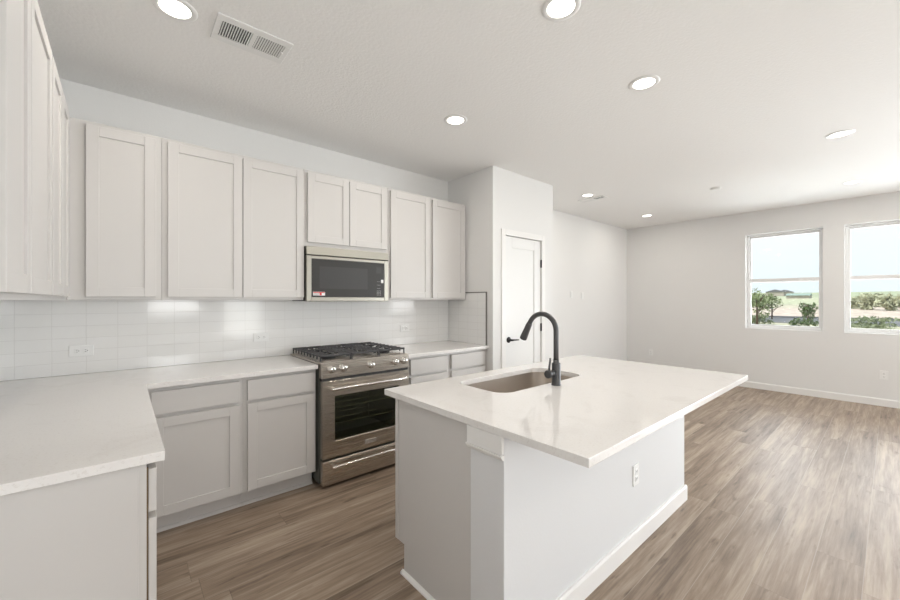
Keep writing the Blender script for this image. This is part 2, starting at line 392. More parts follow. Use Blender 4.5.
# windows (single hung)
def window(name, axis, plane, out, b0, b1, z0, z1, mid):
    """axis 'x': wall plane x=plane, outwards sign out. Built in (a,d,z) where a runs along the wall and d outward"""
    def AB(bm, a0, a1, d0, d1, c0, c1, bev=.003):
        if axis == 'x':
            xs = sorted((plane+out*d0, plane+out*d1)); add_box(bm, xs[0], xs[1], a0, a1, c0, c1, bev=bev)
        else:
            ys = sorted((plane+out*d0, plane+out*d1)); add_box(bm, a0, a1, ys[0], ys[1], c0, c1, bev=bev)
    bm = bm_new(); t = .03
    AB(bm, b0, b0+t, .085, .149, z0, z1); AB(bm, b1-t, b1, .085, .149, z0, z1)
    AB(bm, b0+t, b1-t, .085, .149, z0, z0+t); AB(bm, b0+t, b1-t, .085, .149, z1-t, z1)
    root = struct(name, bm, 'glassframe')
    for nm, c0, c1, d in (('upper_sash', mid, z1-t, .120), ('lower_sash', z0+t, mid+.055, .095)):
        bm = bm_new(); s = .022; a0, a1 = b0+t, b1-t
        AB(bm, a0, a0+s, d, d+.022, c0, c1); AB(bm, a1-s, a1, d, d+.022, c0, c1)
        bt = .030
        AB(bm, a0+s, a1-s, d, d+.022, c0, c0+bt); AB(bm, a0+s, a1-s, d, d+.022, c1-(s if nm == 'upper_sash' else .055), c1)
        sa = obj(nm, bm, 'glassframe', root)
        bm = bm_new(); AB(bm, a0+s-.004, a1-s+.004, d+.008, d+.013, c0+bt-.004, c1-(s if nm == 'upper_sash' else .055)+.004, 0)
        obj('glass_pane', bm, 'pane', sa)
    bm = bm_new(); ac = (b0+b1)/2; AB(bm, ac-.03, ac+.03, .080, .094, mid+.035, mid+.052, .003); obj('sash_lock', bm, 'glassframe', root)
    return root
window('window_1', 'x', XR, 1, *W1, 1.645)
window('window_2', 'x', XR, 1, *W2, 1.645)
window('window_added_front', 'y', YF, -1, *FW1, 1.645)  # unseen window, added to let fill light in
window('window_4', 'y', YF, -1, *FW2, 1.645)
# unseen patio door behind the camera, guessed from tile reflections
bm = bm_new()
for a, b in ((1.75, 1.81), (2.59, 2.65)): add_box(bm, a, b, YF-.13, YF-.05, 0, 2.10, bev=.003)
add_box(bm, 1.81, 2.59, YF-.13, YF-.05, 2.03, 2.10); add_box(bm, 1.81, 2.59, YF-.13, YF-.05, 0, .06)
pd = struct('door_2', bm, 'glassframe')
bm = bm_new(); add_box(bm, 1.81, 2.59, YF-.095, YF-.088, .06, 2.03); obj('glass_pane', bm, 'pane', pd)
# invented sliding glass door in the right wall, out of view, added for daylight
bm = bm_new()
for a, b in ((-3.15, -3.09), (-2.14, -2.06), (-1.11, -1.05)): add_box(bm, XR+.05, XR+.13, a, b, 0, 2.10, bev=.003)
for a, b in ((-3.09, -2.14), (-2.06, -1.11)):
    add_box(bm, XR+.05, XR+.13, a, b, 2.03, 2.10); add_box(bm, XR+.05, XR+.13, a, b, 0, .06)
pd = struct('door_added_side', bm, 'glassframe')
for a, b in ((-3.09, -2.14), (-2.06, -1.11)): bm = bm_new(); add_box(bm, XR+.088, XR+.095, a, b, .06, 2.03); obj('glass_pane', bm, 'pane', pd)

# ------------------------------------------------------------------ pantry door
bm = bm_new(); cw = .06
add_box(bm, DX0-cw, DX0, PY-.014, PY, 0, DZ+cw, bev=.002); add_box(bm, DX1, DX1+cw, PY-.014, PY, 0, DZ+cw, bev=.002)
add_box(bm, DX0, DX1, PY-.014, PY, DZ, DZ+cw, bev=.002)
add_box(bm, DX0-.0, DX0+.004, PY, PY+.11, 0, DZ); add_box(bm, DX1-.004, DX1, PY, PY+.11, 0, DZ)
struct('trim_1', bm, 'trim')
bm = bm_new()
a0, a1, yd = DX0+.008, DX1-.008, PY+.006
zt = DZ-.006
add_box(bm, a0, a0+.115, yd, yd+.035, .008, zt, bev=.0015); add_box(bm, a1-.115, a1, yd, yd+.035, .008, zt, bev=.0015)
add_box(bm, a0+.115, a1-.115, yd, yd+.035, zt-.118, zt, bev=.0015); add_box(bm, a0+.115, a1-.115, yd, yd+.035, .008, .20, bev=.0015)
add_box(bm, a0+.112, a1-.112, yd+.010, yd+.027, .19, zt-.112)
pdoor = struct('door_1', bm, 'door')
bm = bm_new()
R90 = Matrix.Translation((3.118, yd, .945)) @ Matrix.Rotation(PI/2, 4, 'X')
add_lathe(bm, [(0, 0), (.032, 0), (.032, .006), (.028, .010), (.011, .012), (.011, .045), (0, .046)], 24, R90)
add_tube(bm, [(3.118, yd-.045, .945), (3.15, yd-.048, .945), (3.20, yd-.048, .943), (3.235, yd-.044, .941)], [.011, .009, .008, .007], 10)
hd = obj('door_lever', bm, 'blackmetal', pdoor); hd['label'] = 'black lever handle'
for hz in (1.79, 1.055, .22):
    bm = bm_new(); add_lathe(bm, [(0, -.045), (.006, -.045), (.006, .045), (0, .045)], 10, Matrix.Translation((DX1-.002, PY-.006, hz)))
    add_box(bm, DX1-.012, DX1-.003, PY+.001, PY+.0055, hz-.044, hz+.044); h = obj('hinge', bm, 'blackmetal', pdoor); h['label'] = 'black hinge'

# ------------------------------------------------------------------ cabinets
def shaker(w, h, t=.02, st=.057, rec=.008):
    """front faces -y at y=-t, back at y=0, corner at origin"""
    bm = bm_new(); b = .0012
    add_box(bm, 0, st, -t, 0, 0, h, bev=b); add_box(bm, w-st, w, -t, 0, 0, h, bev=b)
    add_box(bm, st, w-st, -t, 0, 0, st, bev=b); add_box(bm, st, w-st, -t, 0, h-st, h, bev=b)
    add_box(bm, st-.003, w-st+.003, -t+rec, -.004, st-.003, h-st+.003)
    return bm
def slab(w, h, t=.02):
    bm = bm_new(); add_box(bm, 0, w, -t, 0, 0, h, bev=.0018, seg=2); return bm
def cabinet(name, label, loc, rz, w, depth, z0, z1, fronts, toe=False, cat='cabinet', group=None, kick_ext=(0, 0), proud=0):
    """loc = world position of the front-left lower corner on the floor; local x to the right along the front, +y to the back"""
    r = thing(name, label, cat, loc, rz, group)
    bm = bm_new()
    if toe:
        add_prism(bm, [(0, .114), (0, z1), (depth, z1), (depth, 0), (.076, 0), (.076, .114)], 'x', .0006, w-.0006)
    else: add_box(bm, .0006, w-.0006, 0, depth, z0, z1, bev=.001)
    obj('cabinet_body', bm, 'cab', r)
    if toe:
        bm = bm_new(); add_prism(bm, [(.0755, 0), (.0755, .02), (.070, .018), (.062, .010), (.060, 0)], 'x', .001+kick_ext[0], w-.001+kick_ext[1])
        obj('shoe_moulding', bm, 'cab', r)
    for kind, x0, x1, c0, c1 in fronts:
        bm = shaker(x1-x0, c1-c0) if kind == 'door' else slab(x1-x0, c1-c0)
        o = obj('door' if kind == 'door' else 'drawer_front', bm, 'cab', r); o.location = (x0, -.0015-proud, c0)
    return r
UF = 3.0615                       # upper face-frame plane
UZ0, UZ1 = 1.370, 2.415
DB, DT = 1.390, 2.390
def upper(label, x0, x1, doors, zb=UZ0, db=DB):
    return cabinet('wall_cabinet', label, (x0, UF, 0), 0, x1-x0, YB-UF, zb, UZ1, [('door', a-x0, b-x0, db, DT) for a, b in doors])
G_UP = None
upper('greige wall cabinet with one door in the corner, left of the pair beside the microwave', -.2413, .19, [(-.162, .160)])
upper('wide two-door greige wall cabinet directly left of the microwave', .19, 1.092, [(.221, .652), (.657, 1.090)])
upper('short two-door greige wall cabinet above the microwave', 1.092, 1.872, [(1.121, 1.476), (1.482, 1.849)], 1.8015, 1.835)
upper('single-door greige wall cabinet directly right of the microwave', 1.872, 2.37, [(1.892, 2.350)])
upper('single-door greige wall cabinet at the right end of the row, beside the pantry wall', 2.37, 2.860, [(2.389, 2.832)])
# left wall run of uppers: fronts face +x
LXF = -.2415
def upper_l(label, y0, y1, doors):
    return cabinet('wall_cabinet', label, (LXF, y0, 0), PI/2, y1-y0, LXF-XL, UZ0, UZ1, [('door', a-y0, b-y0, DB, DT) for a, b in doors])
upper_l('greige wall cabinet with two doors on the left wall, nearest the camera', 1.440, 2.272, [(1.447, 1.780), (1.789, 2.258)])
upper_l('greige wall cabinet with two doors on the left wall, running into the corner', 2.272, UF-.0015, [(2.288, 2.615), (2.640, 2.930)])
bm = bm_new(); add_box(bm, XL+.0005, -.2420, UF+.0005, YB-.0005, UZ0, UZ1, bev=.001)
tag(obj('wall_cabinet', bm, 'cab'), 'blind corner box joining the left and back rows of wall cabinets', 'cabinet')

# base cabinets
BF = 2.7575; BZ = .869
DRT, DRB, DOT, DOB = .846, .712, .692, .125
def base(label, x0, x1, cols, rightext=0):
    fr = []
    for a, b in cols: fr += [('drawer', a-x0, b-x0, DRB, DRT), ('door', a-x0, b-x0, DOB, DOT)]
    return cabinet('base_cabinet', label, (x0, BF, 0), 0, x1-x0, YB-BF, 0, BZ, fr, toe=True)
base('greige base cabinet left of the range, nearer the corner, one drawer over one door', .0795, .594, [(.122, .571)])
base('greige base cabinet touching the left side of the range, one drawer over one door', .594, 1.073, [(.618, 1.056)])
base('greige base cabinet touching the right side of the range, one drawer over one door', 1.862, 2.354, [(1.905, 2.330)])
base('greige base cabinet beside the pantry wall, one drawer over one door', 2.354, 2.866, [(2.378, 2.832)])
def base_l(label, y0, y1, cols, proud=0):
    fr = []
    for a, b in cols: fr += [('drawer', a-y0, b-y0, DRB, DRT), ('door', a-y0, b-y0, DOB, DOT)]
    return cabinet('base_cabinet', label, (.056, y0, 0), PI/2, y1-y0, .056-XL-.001, 0, BZ, fr, toe=True, proud=proud)
c = base_l('greige base cabinet with flat end panel at the near end of the left counter', 1.498, 2.02, [(1.503, 2.0)], proud=.0032)
box_obj('raw_edge', (.006, .014, -.0042, -.0002, .13, .85), 'gap', c, 0)['label'] = 'unpainted brown edge strip'
# flat end panel applied on the near side, stopping short of the face-frame stile
box_obj('end_panel', (-.0035, .0, .019, .6035, .0, BZ-.001), 'cab', c, .001).matrix_parent_inverse = Matrix.Identity(4)
base_l('greige base cabinet in the middle of the left counter run', 2.02, 2.54, [(2.04, 2.52)])
bm = bm_new(); add_box(bm, XL+.001, .0785, 2.541, YB-.001, .0, BZ, bev=.001)
tag(obj('base_cabinet', bm, 'cab'), 'blind corner base cabinet where the left and back counters meet', 'cabinet')

# ------------------------------------------------------------------ worktops
CT0, CT1 = .8705, .900
bm = bm_new(); add_prism(bm, [(XL+.001, YB-.001), (XL+.001, 1.478), (.100, 1.478), (.100, 2.712), (1.0745, 2.712), (1.0745, YB-.001)], 'z', CT0, CT1)
tag(obj('worktop', bm, 'quartz', bev=.002), 'L-shaped white quartz worktop on the left and back base cabinets', 'worktop')
bm = bm_new(); add_prism(bm, [(1.8595, YB-.001), (1.8595, 2.712), (2.867, 2.712), (2.867, YB-.001)], 'z', CT0, CT1)
tag(obj('worktop', bm, 'quartz', bev=.002), 'short white quartz worktop between the range and the pantry wall', 'worktop')

# ------------------------------------------------------------------ tiled splashbacks
def tile_panel(label, b, mat):
    bm = bm_new(); add_box(bm, *b)
    return tag(obj('tile_backsplash', bm, mat), label, 'backsplash')
tile_panel('glossy white stacked tile splashback along the back wall above the worktop', (XL+.009, PX0-.009, YB-.008, YB-.0003, CT1+.001, UZ0-.001), 'tile_x')
tile_panel('glossy white tile splashback on the left wall under the wall cabinets', (XL+.0003, XL+.008, 1.48, YB-.0095, CT1+.001, UZ0-.001), 'tile_y')
t = thing('tile_backsplash', 'tiled side splash with dark metal edge on the pantry wall', 'backsplash', (PX0, 0, 0))
bm = bm_new(); add_box(bm, -.008, -.0003, 2.752, UF-.002, CT1+.001, 1.445); add_box(bm, -.008, -.0003, UF-.002, YB-.0095, CT1+.001, UZ0-.001); obj('tile_panel', bm, 'tile_y', t)
bm = bm_new(); add_box(bm, -.011, -.0003, 2.741, 2.752, CT1+.001, 1.456); add_box(bm, -.011, -.0003, 2.752, UF-.002, 1.445, 1.456)
obj('metal_edge', bm, 'edge', t)['label'] = 'dark metal edge strip'

# ------------------------------------------------------------------ kitchen island
isl = thing('kitchen_island', 'white kitchen island base with plain knee wall and greige end panel', 'kitchen island', (1.065, .94, 0))
def W(b): return (b[0]-1.065, b[1]-1.065, b[2]-.94, b[3]-.94, b[4], b[5])
def Wp(ps): return [(p[0]-.94, p[1]) for p in ps]
IX0, IX1, KY0, KY1, IY1 = 1.070, 2.926, .930, 1.108, 1.671
KX0 = IX0-.008
box_obj('knee_wall', W((KX0, IX1, KY0, KY1, 0, CT0-.0005)), 'island', isl, .003, 2)
# cabinet shell (open on top under the worktop so the sink bowl hangs free)
bm = bm_new()
add_prism(bm, Wp([(KY1+.001, 0), (1.595, 0), (1.595, .145), (IY1, .145), (IY1, CT0-.001), (KY1+.001, CT0-.001)]), 'x', 0.005, .023)
obj('end_panel', bm, 'cab', isl)
bm = bm_new()
add_prism(bm, Wp([(KY1+.001, 0), (1.595, 0), (1.595, .145), (IY1, .145), (IY1, CT0-.001), (KY1+.001, CT0-.001)]), 'x', 1.842, 1.860)
obj('end_panel', bm, 'cab', isl)
bm = bm_new(); add_box(bm, *W((IX0+.019, IX1-.019, KY1+.002, IY1-.002, .145, .163))); add_box(bm, *W((IX0+.019, IX1-.019, 1.578, 1.594, 0, .145)))
for a, b in ((1.089, 1.13), (1.52, 1.56), (2.10, 2.14), (2.48, 2.52), (2.868, 2.906)): add_box(bm, *W((a, b, IY1-.019, IY1, .163, CT0-.002)))
add_box(bm, *W((1.089, 2.906, IY1-.018, IY1-.001, .85, CT0-.002)))
obj('cabinet_body', bm, 'cab', isl)
for a, b in ((1.10, 1.535), (1.545, 1.825), (1.83, 2.115), (2.125, 2.50), (2.51, 2.905)):
    bm = shaker(b-a, .845-.16); o = obj('door', bm, 'cab', isl); o.location = (b-1.065, IY1+.0015-.94, .16); o.rotation_euler = (0, 0, PI)
# stile seen at the front edge of the end panel
box_obj('corner_stile', W((IX0-.004, IX0-.0005, IY1-.028, IY1, .147, CT0-.001)), 'cab', isl, .001)
# wooden cap under the worktop on the end of the knee wall
bm = bm_new()
add_box(bm, *W((KX0-.0135, KX0-.0004, KY0-.001, KY1+.008, .800, CT0-.001)), bev=.002)
kx = KX0-1.065
add_prism(bm, [(kx-.0004, .780), (kx-.0004, .7995), (kx-.018, .7995), (kx-.018, .794), (kx-.008, .780)], 'y', KY0-.942, KY1+.010-.94)
obj('cap_moulding', bm, 'trim', isl)
bm = bm_new(); pr = [(KY0-.94-u, z) for u, z in base_prof(.014, .10)]; add_prism(bm, pr, 'x', kx, IX1+.014-1.065)
pr = [(IX1-1.065+u, z) for u, z in base_prof(.014, .10)]; add_prism(bm, pr, 'y', -.001, KY1-.94)
obj('baseboard', bm, 'trim', isl)
bm = bm_new(); add_prism(bm, [(.0045, 0), (.0045, .018), (-.001, .016), (-.010, .008), (-.011, 0)], 'y', KY1+.001-.94, 1.607-.94)
add_prism(bm, [(1.607-.94, 0), (1.607-.94, .010), (1.602-.94, .016), (1.5955-.94, .018), (1.5955-.94, 0)], 'x', -.011, 1.86); obj('shoe_moulding', bm, 'trim', isl)

SX0, SX1, SY0, SY1 = 1.435, 2.205, 1.262, 1.628
outer = [(1.047, .585), (2.962, .585), (2.962, 1.748), (1.047, 1.748)]
inner = rrect(SX0, SX1, SY0, SY1, .085, 10)
bm = bm_new()
vt = [Vector((x, y, 0)) for x, y in outer]; vi = [Vector((x, y, 0)) for x, y in inner]
tris = tessellate_polygon([vt, vi]); allp = outer+inner
for z in (CT0, CT1):
    vv = [bm.verts.new((x, y, z)) for x, y in allp]
    for t3 in tris:
        try: bm.faces.new([vv[i] for i in t3])
        except ValueError: pass
    if z == CT0: lo = vv
    else: hi = vv
n0 = len(outer)
for s, n in ((0, n0), (n0, len(inner))):
    for i in range(n):
        a, b = s+i, s+(i+1) % n; bm.faces.new((lo[a], lo[b], hi[b], hi[a]))
tag(obj('island_worktop', bm, 'quartz', bev=.002), 'large white quartz worktop with sink cutout on the kitchen island', 'worktop')

# sink bowl
sk = thing('kitchen_sink', 'stainless undermount sink set in the island worktop', 'sink', (1.82, 1.445, .70))
bm = bm_new(); loops = []
for off, z, r in ((.016, CT0-.001, .095), (.0015, CT0-.001, .086), (.0015, .860, .086), (-.004, .73, .08), (-.012, .705, .075), (-.030, .693, .06), (-.07, .690, .04)):
    loops.append([bm.verts.new((x-1.82, y-1.445, z-.70)) for x, y in rrect(SX0-off, SX1+off, SY0-off, SY1+off, r, 10)])
for a, b in zip(loops, loops[1:]):
    n = len(a)
    for i in range(n):
        f = bm.faces.new((a[i], a[(i+1) % n], b[(i+1) % n], b[i])); f.smooth = a is not loops[0] and a is not loops[1]
bm.faces.new(loops[-1])
o = obj('bowl', bm, 'sink', sk)
md = o.modifiers.new('solid', 'SOLIDIFY'); md.thickness = .0015; md.offset = -1
bm = bm_new(); add_lathe(bm, [(0, .002), (.03, .002), (.034, .005), (.045, .004), (.046, 0), (0, -.012)], 28, Matrix.Translation((0, .03, -.009)))
obj('drain', bm, 'chrome', sk)

# faucet
fx, fy = 1.818, 1.212
fa = thing('kitchen_faucet', 'dark gooseneck pull-down faucet on the island behind the sink', 'faucet', (fx, fy, CT1+.0005))
bm = bm_new(); add_lathe(bm, [(0, 0), (.026, 0), (.026, .004), (.024, .006), (.024, .118), (.022, .122), (.016, .124), (.016, .140), (0, .140)], 28); obj('faucet_base', bm, 'faucet', fa)
bm = bm_new(); R = .094; zc = .296
pts = [(0, 0, .125), (0, 0, .2), (0, 0, zc)] + [(0, R - R*math.cos(a), zc + R*math.sin(a)) for a in [PI*k/20 for k in range(1, 18)]]
a = PI*17/20; d = Vector((0, math.sin(a), math.cos(a)))
last = Vector(pts[-1]); pts.append(tuple(last + d*.012))
add_tube(bm, pts, .0142, 16); obj('spout', bm, 'faucet', fa)
bm = bm_new(); p = last + d*.005
add_tube(bm, [p, p+d*.01, p+d*.05, p+d*.098, p+d*.108, p+d*.110], [.0155, .0175, .019, .0215, .021, .018], 20); obj('spray_head', bm, 'faucet', fa)
bm = bm_new()
add_tube(bm, [(-.022, 0, .068), (-.06, 0, .068)], .015, 18); add_tube(bm, [(-.06, 0, .068), (-.066, 0, .068), (-.080, 0, .068), (-.082, 0, .068)], [.018, .022, .022, .019], 18)
add_tube(bm, [(-.060, .004, .078), (-.055, .006, .10), (-.042, .010, .132), (-.038, .012, .150)], [.006, .006, .0055, .005], 10); obj('handle', bm, 'faucet', fa)

# ------------------------------------------------------------------ range
RX0, RX1 = 1.0785, 1.8555; RW = .765
rg = thing('gas_range', 'stainless slide-in gas range with black grates between the base cabinets', 'range', (1.0845, 2.69, 0))
w = .757
bm = bm_new()    # casing around the oven cavity
add_box(bm, 0, .10, .03, .64, .03, .895); add_box(bm, w-.10, w, .03, .64, .03, .895)
add_box(bm, .10, w-.10, .03, .64, .68, .895); add_box(bm, .10, w-.10, .03, .64, .03, .29); add_box(bm, .10, w-.10, .50, .64, .29, .68)
for fx_ in (.05, w-.05):
    for fy_ in (.08, .58): add_lathe(bm, [(0, 0), (.018, 0), (.018, .03), (0, .03)], 12, Matrix.Translation((fx_, fy_, 0)))
obj('range_body', bm, 'oven', rg)
bm = bm_new()
add_prism(bm, [(-.014, .80), (-.012, .915), (.03, .918), (.035, .80)], 'x', 0, w); o = obj('control_panel', bm, 'steel', rg, bev=.003)
bm = bm_new()
add_box(bm, -.006, w+.006, .03, .645, .902, .914, bev=.003, seg=2)
add_box(bm, .03, w-.03, .07, .61, .9142, .917, bev=.001, mat=1)
obj('cooktop', bm, ['steel', 'steel'], rg)
for i, kx in enumerate((.075, .165, .397, .622, .706)):
    bm = bm_new()
    nrm = Vector((0, -.9998, .017)); q = nrm.to_track_quat('Z', 'Y').to_matrix().to_4x4()
    add_lathe(bm, [(0, -.002), (.029, -.002), (.029, .005), (.0235, .008), (.0225, .030), (.019, .033), (0, .033)], 24, Matrix.Translation((kx, -.0125, .862)) @ q)
    kb = obj('knob', bm, 'chrome', rg)
    bm = bm_new(); bmM = Matrix.Translation((kx, -.0125, .862)) @ q
    vs = add_box(bm, -.004, .004, -.018, .018, .033, .0385, bev=.001); bmesh.ops.transform(bm, matrix=bmM, verts=bm.verts)
    obj('knob_grip', bm, 'chrome', kb)
# oven door with window
bm = bm_new()
wx0, wx1, wz0, wz1 = .098, w-.098, .335, .662
add_box(bm, .006, wx0, -.022, .025, .215, .778, bev=.003); add_box(bm, wx1, w-.006, -.022, .025, .215, .778, bev=.003)
add_box(bm, wx0, wx1, -.022, .025, .215, wz0, bev=.003); add_box(bm, wx0, wx1, -.022, .025, wz1, .778, bev=.003)
dr = obj('oven_door', bm, 'steel', rg)
bm = bm_new(); add_box(bm, wx0-.004, wx1+.004, -.008, -.002, wz0-.004, wz1+.004); o = obj('oven_window', bm, 'ovenglass', dr); o['label'] = 'dark oven glass'
def bar_handle(parent, z, x0, x1, y=-.068, r=.0115):
    bm = bm_new(); add_tube(bm, [(x0, y, z), (x0+.004, y, z), (x1-.004, y, z), (x1, y, z)], [r*.8, r, r, r*.8], 16)
    for x in (x0+.022, x1-.022): add_box(bm, x-.011, x+.011, y, -.021, z-.009, z+.009, bev=.002)
    obj('handle', bm, 'chrome', parent)
bar_handle(dr, .725, .055, w-.055)
bm = bm_new(); add_box(bm, .345, .345+.092, -.0245, -.0215, .258, .281, bev=.0008); bd = obj('badge', bm, 'steel', dr)
bm = bm_new()
for b in ((.345, .437, .2805, .2825), (.345, .437, .2565, .2585), (.345, .347, .2585, .2805), (.435, .437, .2585, .2805)): add_box(bm, b[0], b[1], -.0262, -.0215, b[2], b[3])
obj('badge_frame', bm, 'badge', bd)
text_obj('badge_lettering', 'KitchenAid', .0175, 'badge', bd, (.391, -.0248, .2695), (PI/2, 0, 0))
bm = bm_new(); add_box(bm, .006, w-.006, -.020, .025, .022, .196, bev=.003); dw = obj('storage_drawer', bm, 'steel', rg)
bar_handle(dw, .158, .065, w-.065, -.060)
bm = bm_new()
for rz_ in (.44, .56):
    for i in range(26): 
        x = .112+i*(w-.224)/25; add_box(bm, x-.0015, x+.0015, .04, .48, rz_, rz_+.003)
    for y in (.04, .18, .33, .477): add_box(bm, .105, w-.105, y, y+.005, rz_-.004, rz_)
o = obj('oven_racks', bm, 'chrome', rg)
bm = bm_new(); add_box(bm, .004, w-.004, -.006, .028, .7805, .798); obj('vent_slot', bm, 'slot', rg)
# burners and grates
for i, (bx, by, br) in enumerate(((.135, .19, .045), (.135, .47, .038), (.3825, .33, .055), (.63, .19, .045), (.63, .47, .038))):
    bm = bm_new(); add_lathe(bm, [(0, .917), (br+.012, .917), (br+.008, .926), (br*.8, .926), (br*.8, .930), (br, .932), (br, .938), (br-.006, .941), (0, .941)], 24, Matrix.Translation((bx, by, 0)))
    obj('burner', bm, 'black', rg)
for gi, (g0, g1) in enumerate(((.008, .256), (.259, .497), (.500, .749))):
    bm = bm_new(); zt = .962; y0, y1 = .035, .625; xm = (g0+g1)/2
    for y in (y0+.006, y1-.006): add_box(bm, g0, g1, y-.006, y+.006, .948, zt, bev=.003)
    for x in (g0+.010, g1-.010): add_box(bm, x-.005, x+.005, y0, y1, .948, zt-.001, bev=.002)
    for k in range(10):
        y = y0 + .006 + (y1-y0-.012)*k/9
        for s_, xe in ((1, g0), (-1, g1)):
            L_ = .080 if k % 3 else .112
            a_, b_ = sorted((xe, xe+s_*L_)); add_box(bm, a_, b_, y-.005, y+.005, .950, zt+.002, bev=.0025)
            a_, b_ = sorted((xe, xe+s_*.010)); add_box(bm, a_, b_, y-.005, y+.005, .928 if k not in (0, 9) else .916, .955, bev=.0025)
    for yc in (.19, .47):
        add_box(bm, xm-.005, xm+.005, yc-.115, yc-.03, .950, zt+.002, bev=.0025); add_box(bm, xm-.005, xm+.005, yc+.03, yc+.115, .950, zt+.002, bev=.0025)
    obj('grate', bm, 'grate', rg)

# ------------------------------------------------------------------ microwave
mw = thing('microwave', 'stainless over-the-range microwave under the short wall cabinet', 'microwave', (1.0985, 3.012, 1.358))
mww, mh = .748, .442
box_obj('microwave_body', (.004, mww-.004, .03, .344, .004, mh), 'rangeside', mw, .002)
bm = bm_new(); add_prism(bm, [(-.006, .374), (-.002, .440), (.030, .441), (.030, .374)], 'x', 0, mww); obj('vent_grille', bm, 'mwsteel', mw, bev=.003)
bm = bm_new(); g0, g1, gz0, gz1 = .040, .704, .036, .342
add_box(bm, 0, g0, -.004, .029, .002, .368, bev=.003); add_box(bm, g1, mww, -.004, .029, .002, .368, bev=.003)
add_box(bm, g0, g1, -.004, .029, .002, gz0, bev=.003); add_box(bm, g0, g1, -.004, .029, gz1, .368, bev=.003)
md_ = obj('microwave_door', bm, 'mwsteel', mw)
bm = bm_new(); add_box(bm, g0-.002, g1+.002, -.0015, .02, gz0-.002, gz1+.002, bev=.001); gp = obj('glass_panel', bm, 'mwglass', md_); gp['label'] = 'black glass front'
bm = bm_new(); add_box(bm, .105, .535, -.0022, -.0012, .105, .285); obj('viewing_window', bm, 'mwwin', gp)
bm = bm_new(); add_box(bm, .622, .672, -.0022, -.0012, .25, .305); obj('display', bm, 'mwwin', gp)
for r_ in range(4):
    for c_ in range(3):
        bm = bm_new(); add_box(bm, .628+c_*.016, .636+c_*.016, -.0022, -.0012, .055+r_*.012, .0565+r_*.012+.002); obj('key', bm, 'grey_print', gp)
for r_ in range(3): bm = bm_new(); add_box(bm, .630, .664, -.0022, -.0012, .115+r_*.03, .1165+r_*.03); obj('key', bm, 'grey_print', gp)
bm = bm_new(); add_box(bm, .052, .150, -.0026, -.0012, .048, .078); st = obj('sticker', bm, 'sticker', gp)
bm = bm_new(); add_box(bm, .054, .148, -.0032, -.0024, .069, .0765); add_box(bm, .104, .122, -.0032, -.0024, .050, .069); obj('sticker_print', bm, 'red', st)
bm = bm_new()
for k in range(3): add_box(bm, .056, .100, -.0032, -.0024, .051+k*.006, .053+k*.006)
obj('sticker_lines', bm, 'slot', st)
bm = bm_new(); add_box(bm, .670, .694, -.0026, -.0012, .165, .195); obj('sticker', bm, 'sticker', gp)
for k in range(2): bm = bm_new(); add_box(bm, .12+.36*k, .27+.36*k, .08, .28, -.0005, .006); obj('grease_filter', bm, 'mwsteel', mw)
# thin dark vent lip left of the microwave under the neighbouring cabinet
# ------------------------------------------------------------------ outlets, switches
def outlet(label, loc, rz, horiz=False, kind='outlet', group=None):
    r = thing('wall_outlet' if kind == 'outlet' else 'light_switch', label, 'outlet' if kind == 'outlet' else 'switch', loc, rz, group)
    hw, hh = (.057, .035) if horiz else (.035, .057)
    box_obj('cover_plate', (-hw, hw, -.006, -.0004, -hh, hh), 'white', r, .002, 2)
    if kind == 'outlet':
        for s in (-1, 1):
            cx, cz = (s*.020, 0) if horiz else (0, s*.020)
            a, b = (.014, .017) if horiz else (.017, .014)
            sk_ = box_obj('socket', (cx-a, cx+a, -.008, -.0055, cz-b, cz+b), 'white', r, .002, 2)
            bm = bm_new()
            for q in (-1, 1):
                if horiz: add_box(bm, cx-.005, cx+.003, -.0086, -.0078, cz+q*.006-.001, cz+q*.006+.001)
                else: add_box(bm, cx+q*.006-.001, cx+q*.006+.001, -.0086, -.0078, cz-.003, cz+.005)
            if horiz: add_box(bm, cx+.006, cx+.010, -.0086, -.0078, cz-.002, cz+.002)
            else: add_box(bm, cx-.002, cx+.002, -.0086, -.0078, cz-.010, cz-.006)
            obj('slots', bm, 'slot', sk_)
    else:
        box_obj('rocker', (-.016, .016, -.009, -.0055, -.033, .033), 'white', r, .002, 2)
    return r
outlet('white horizontal outlet on the tile above the left corner of the worktop', (-.198, YB-.008, 1.048), 0, True)
outlet('white horizontal outlet on the tile just left of the range', (.855, YB-.008, 1.067), 0, True)
outlet('white horizontal outlet on the tile right of the range', (2.256, YB-.008, 1.073), 0, True)
outlet('white upright outlet on the front of the island knee wall', (2.160, KY0, .40), 0)
outlet('white upright outlet low on the right wall below the second window', (XR, .066, .40), -PI/2)
outlet('white upright outlet low on the right wall near the far corner', (XR, 2.92, .40), -PI/2)
outlet('white rocker switch on the living room back wall nearer the pantry', (5.47, YB, 1.46), 0, kind='switch')
outlet('white rocker switch on the living room back wall, further from the pantry', (5.80, YB, 1.44), 0, kind='switch')

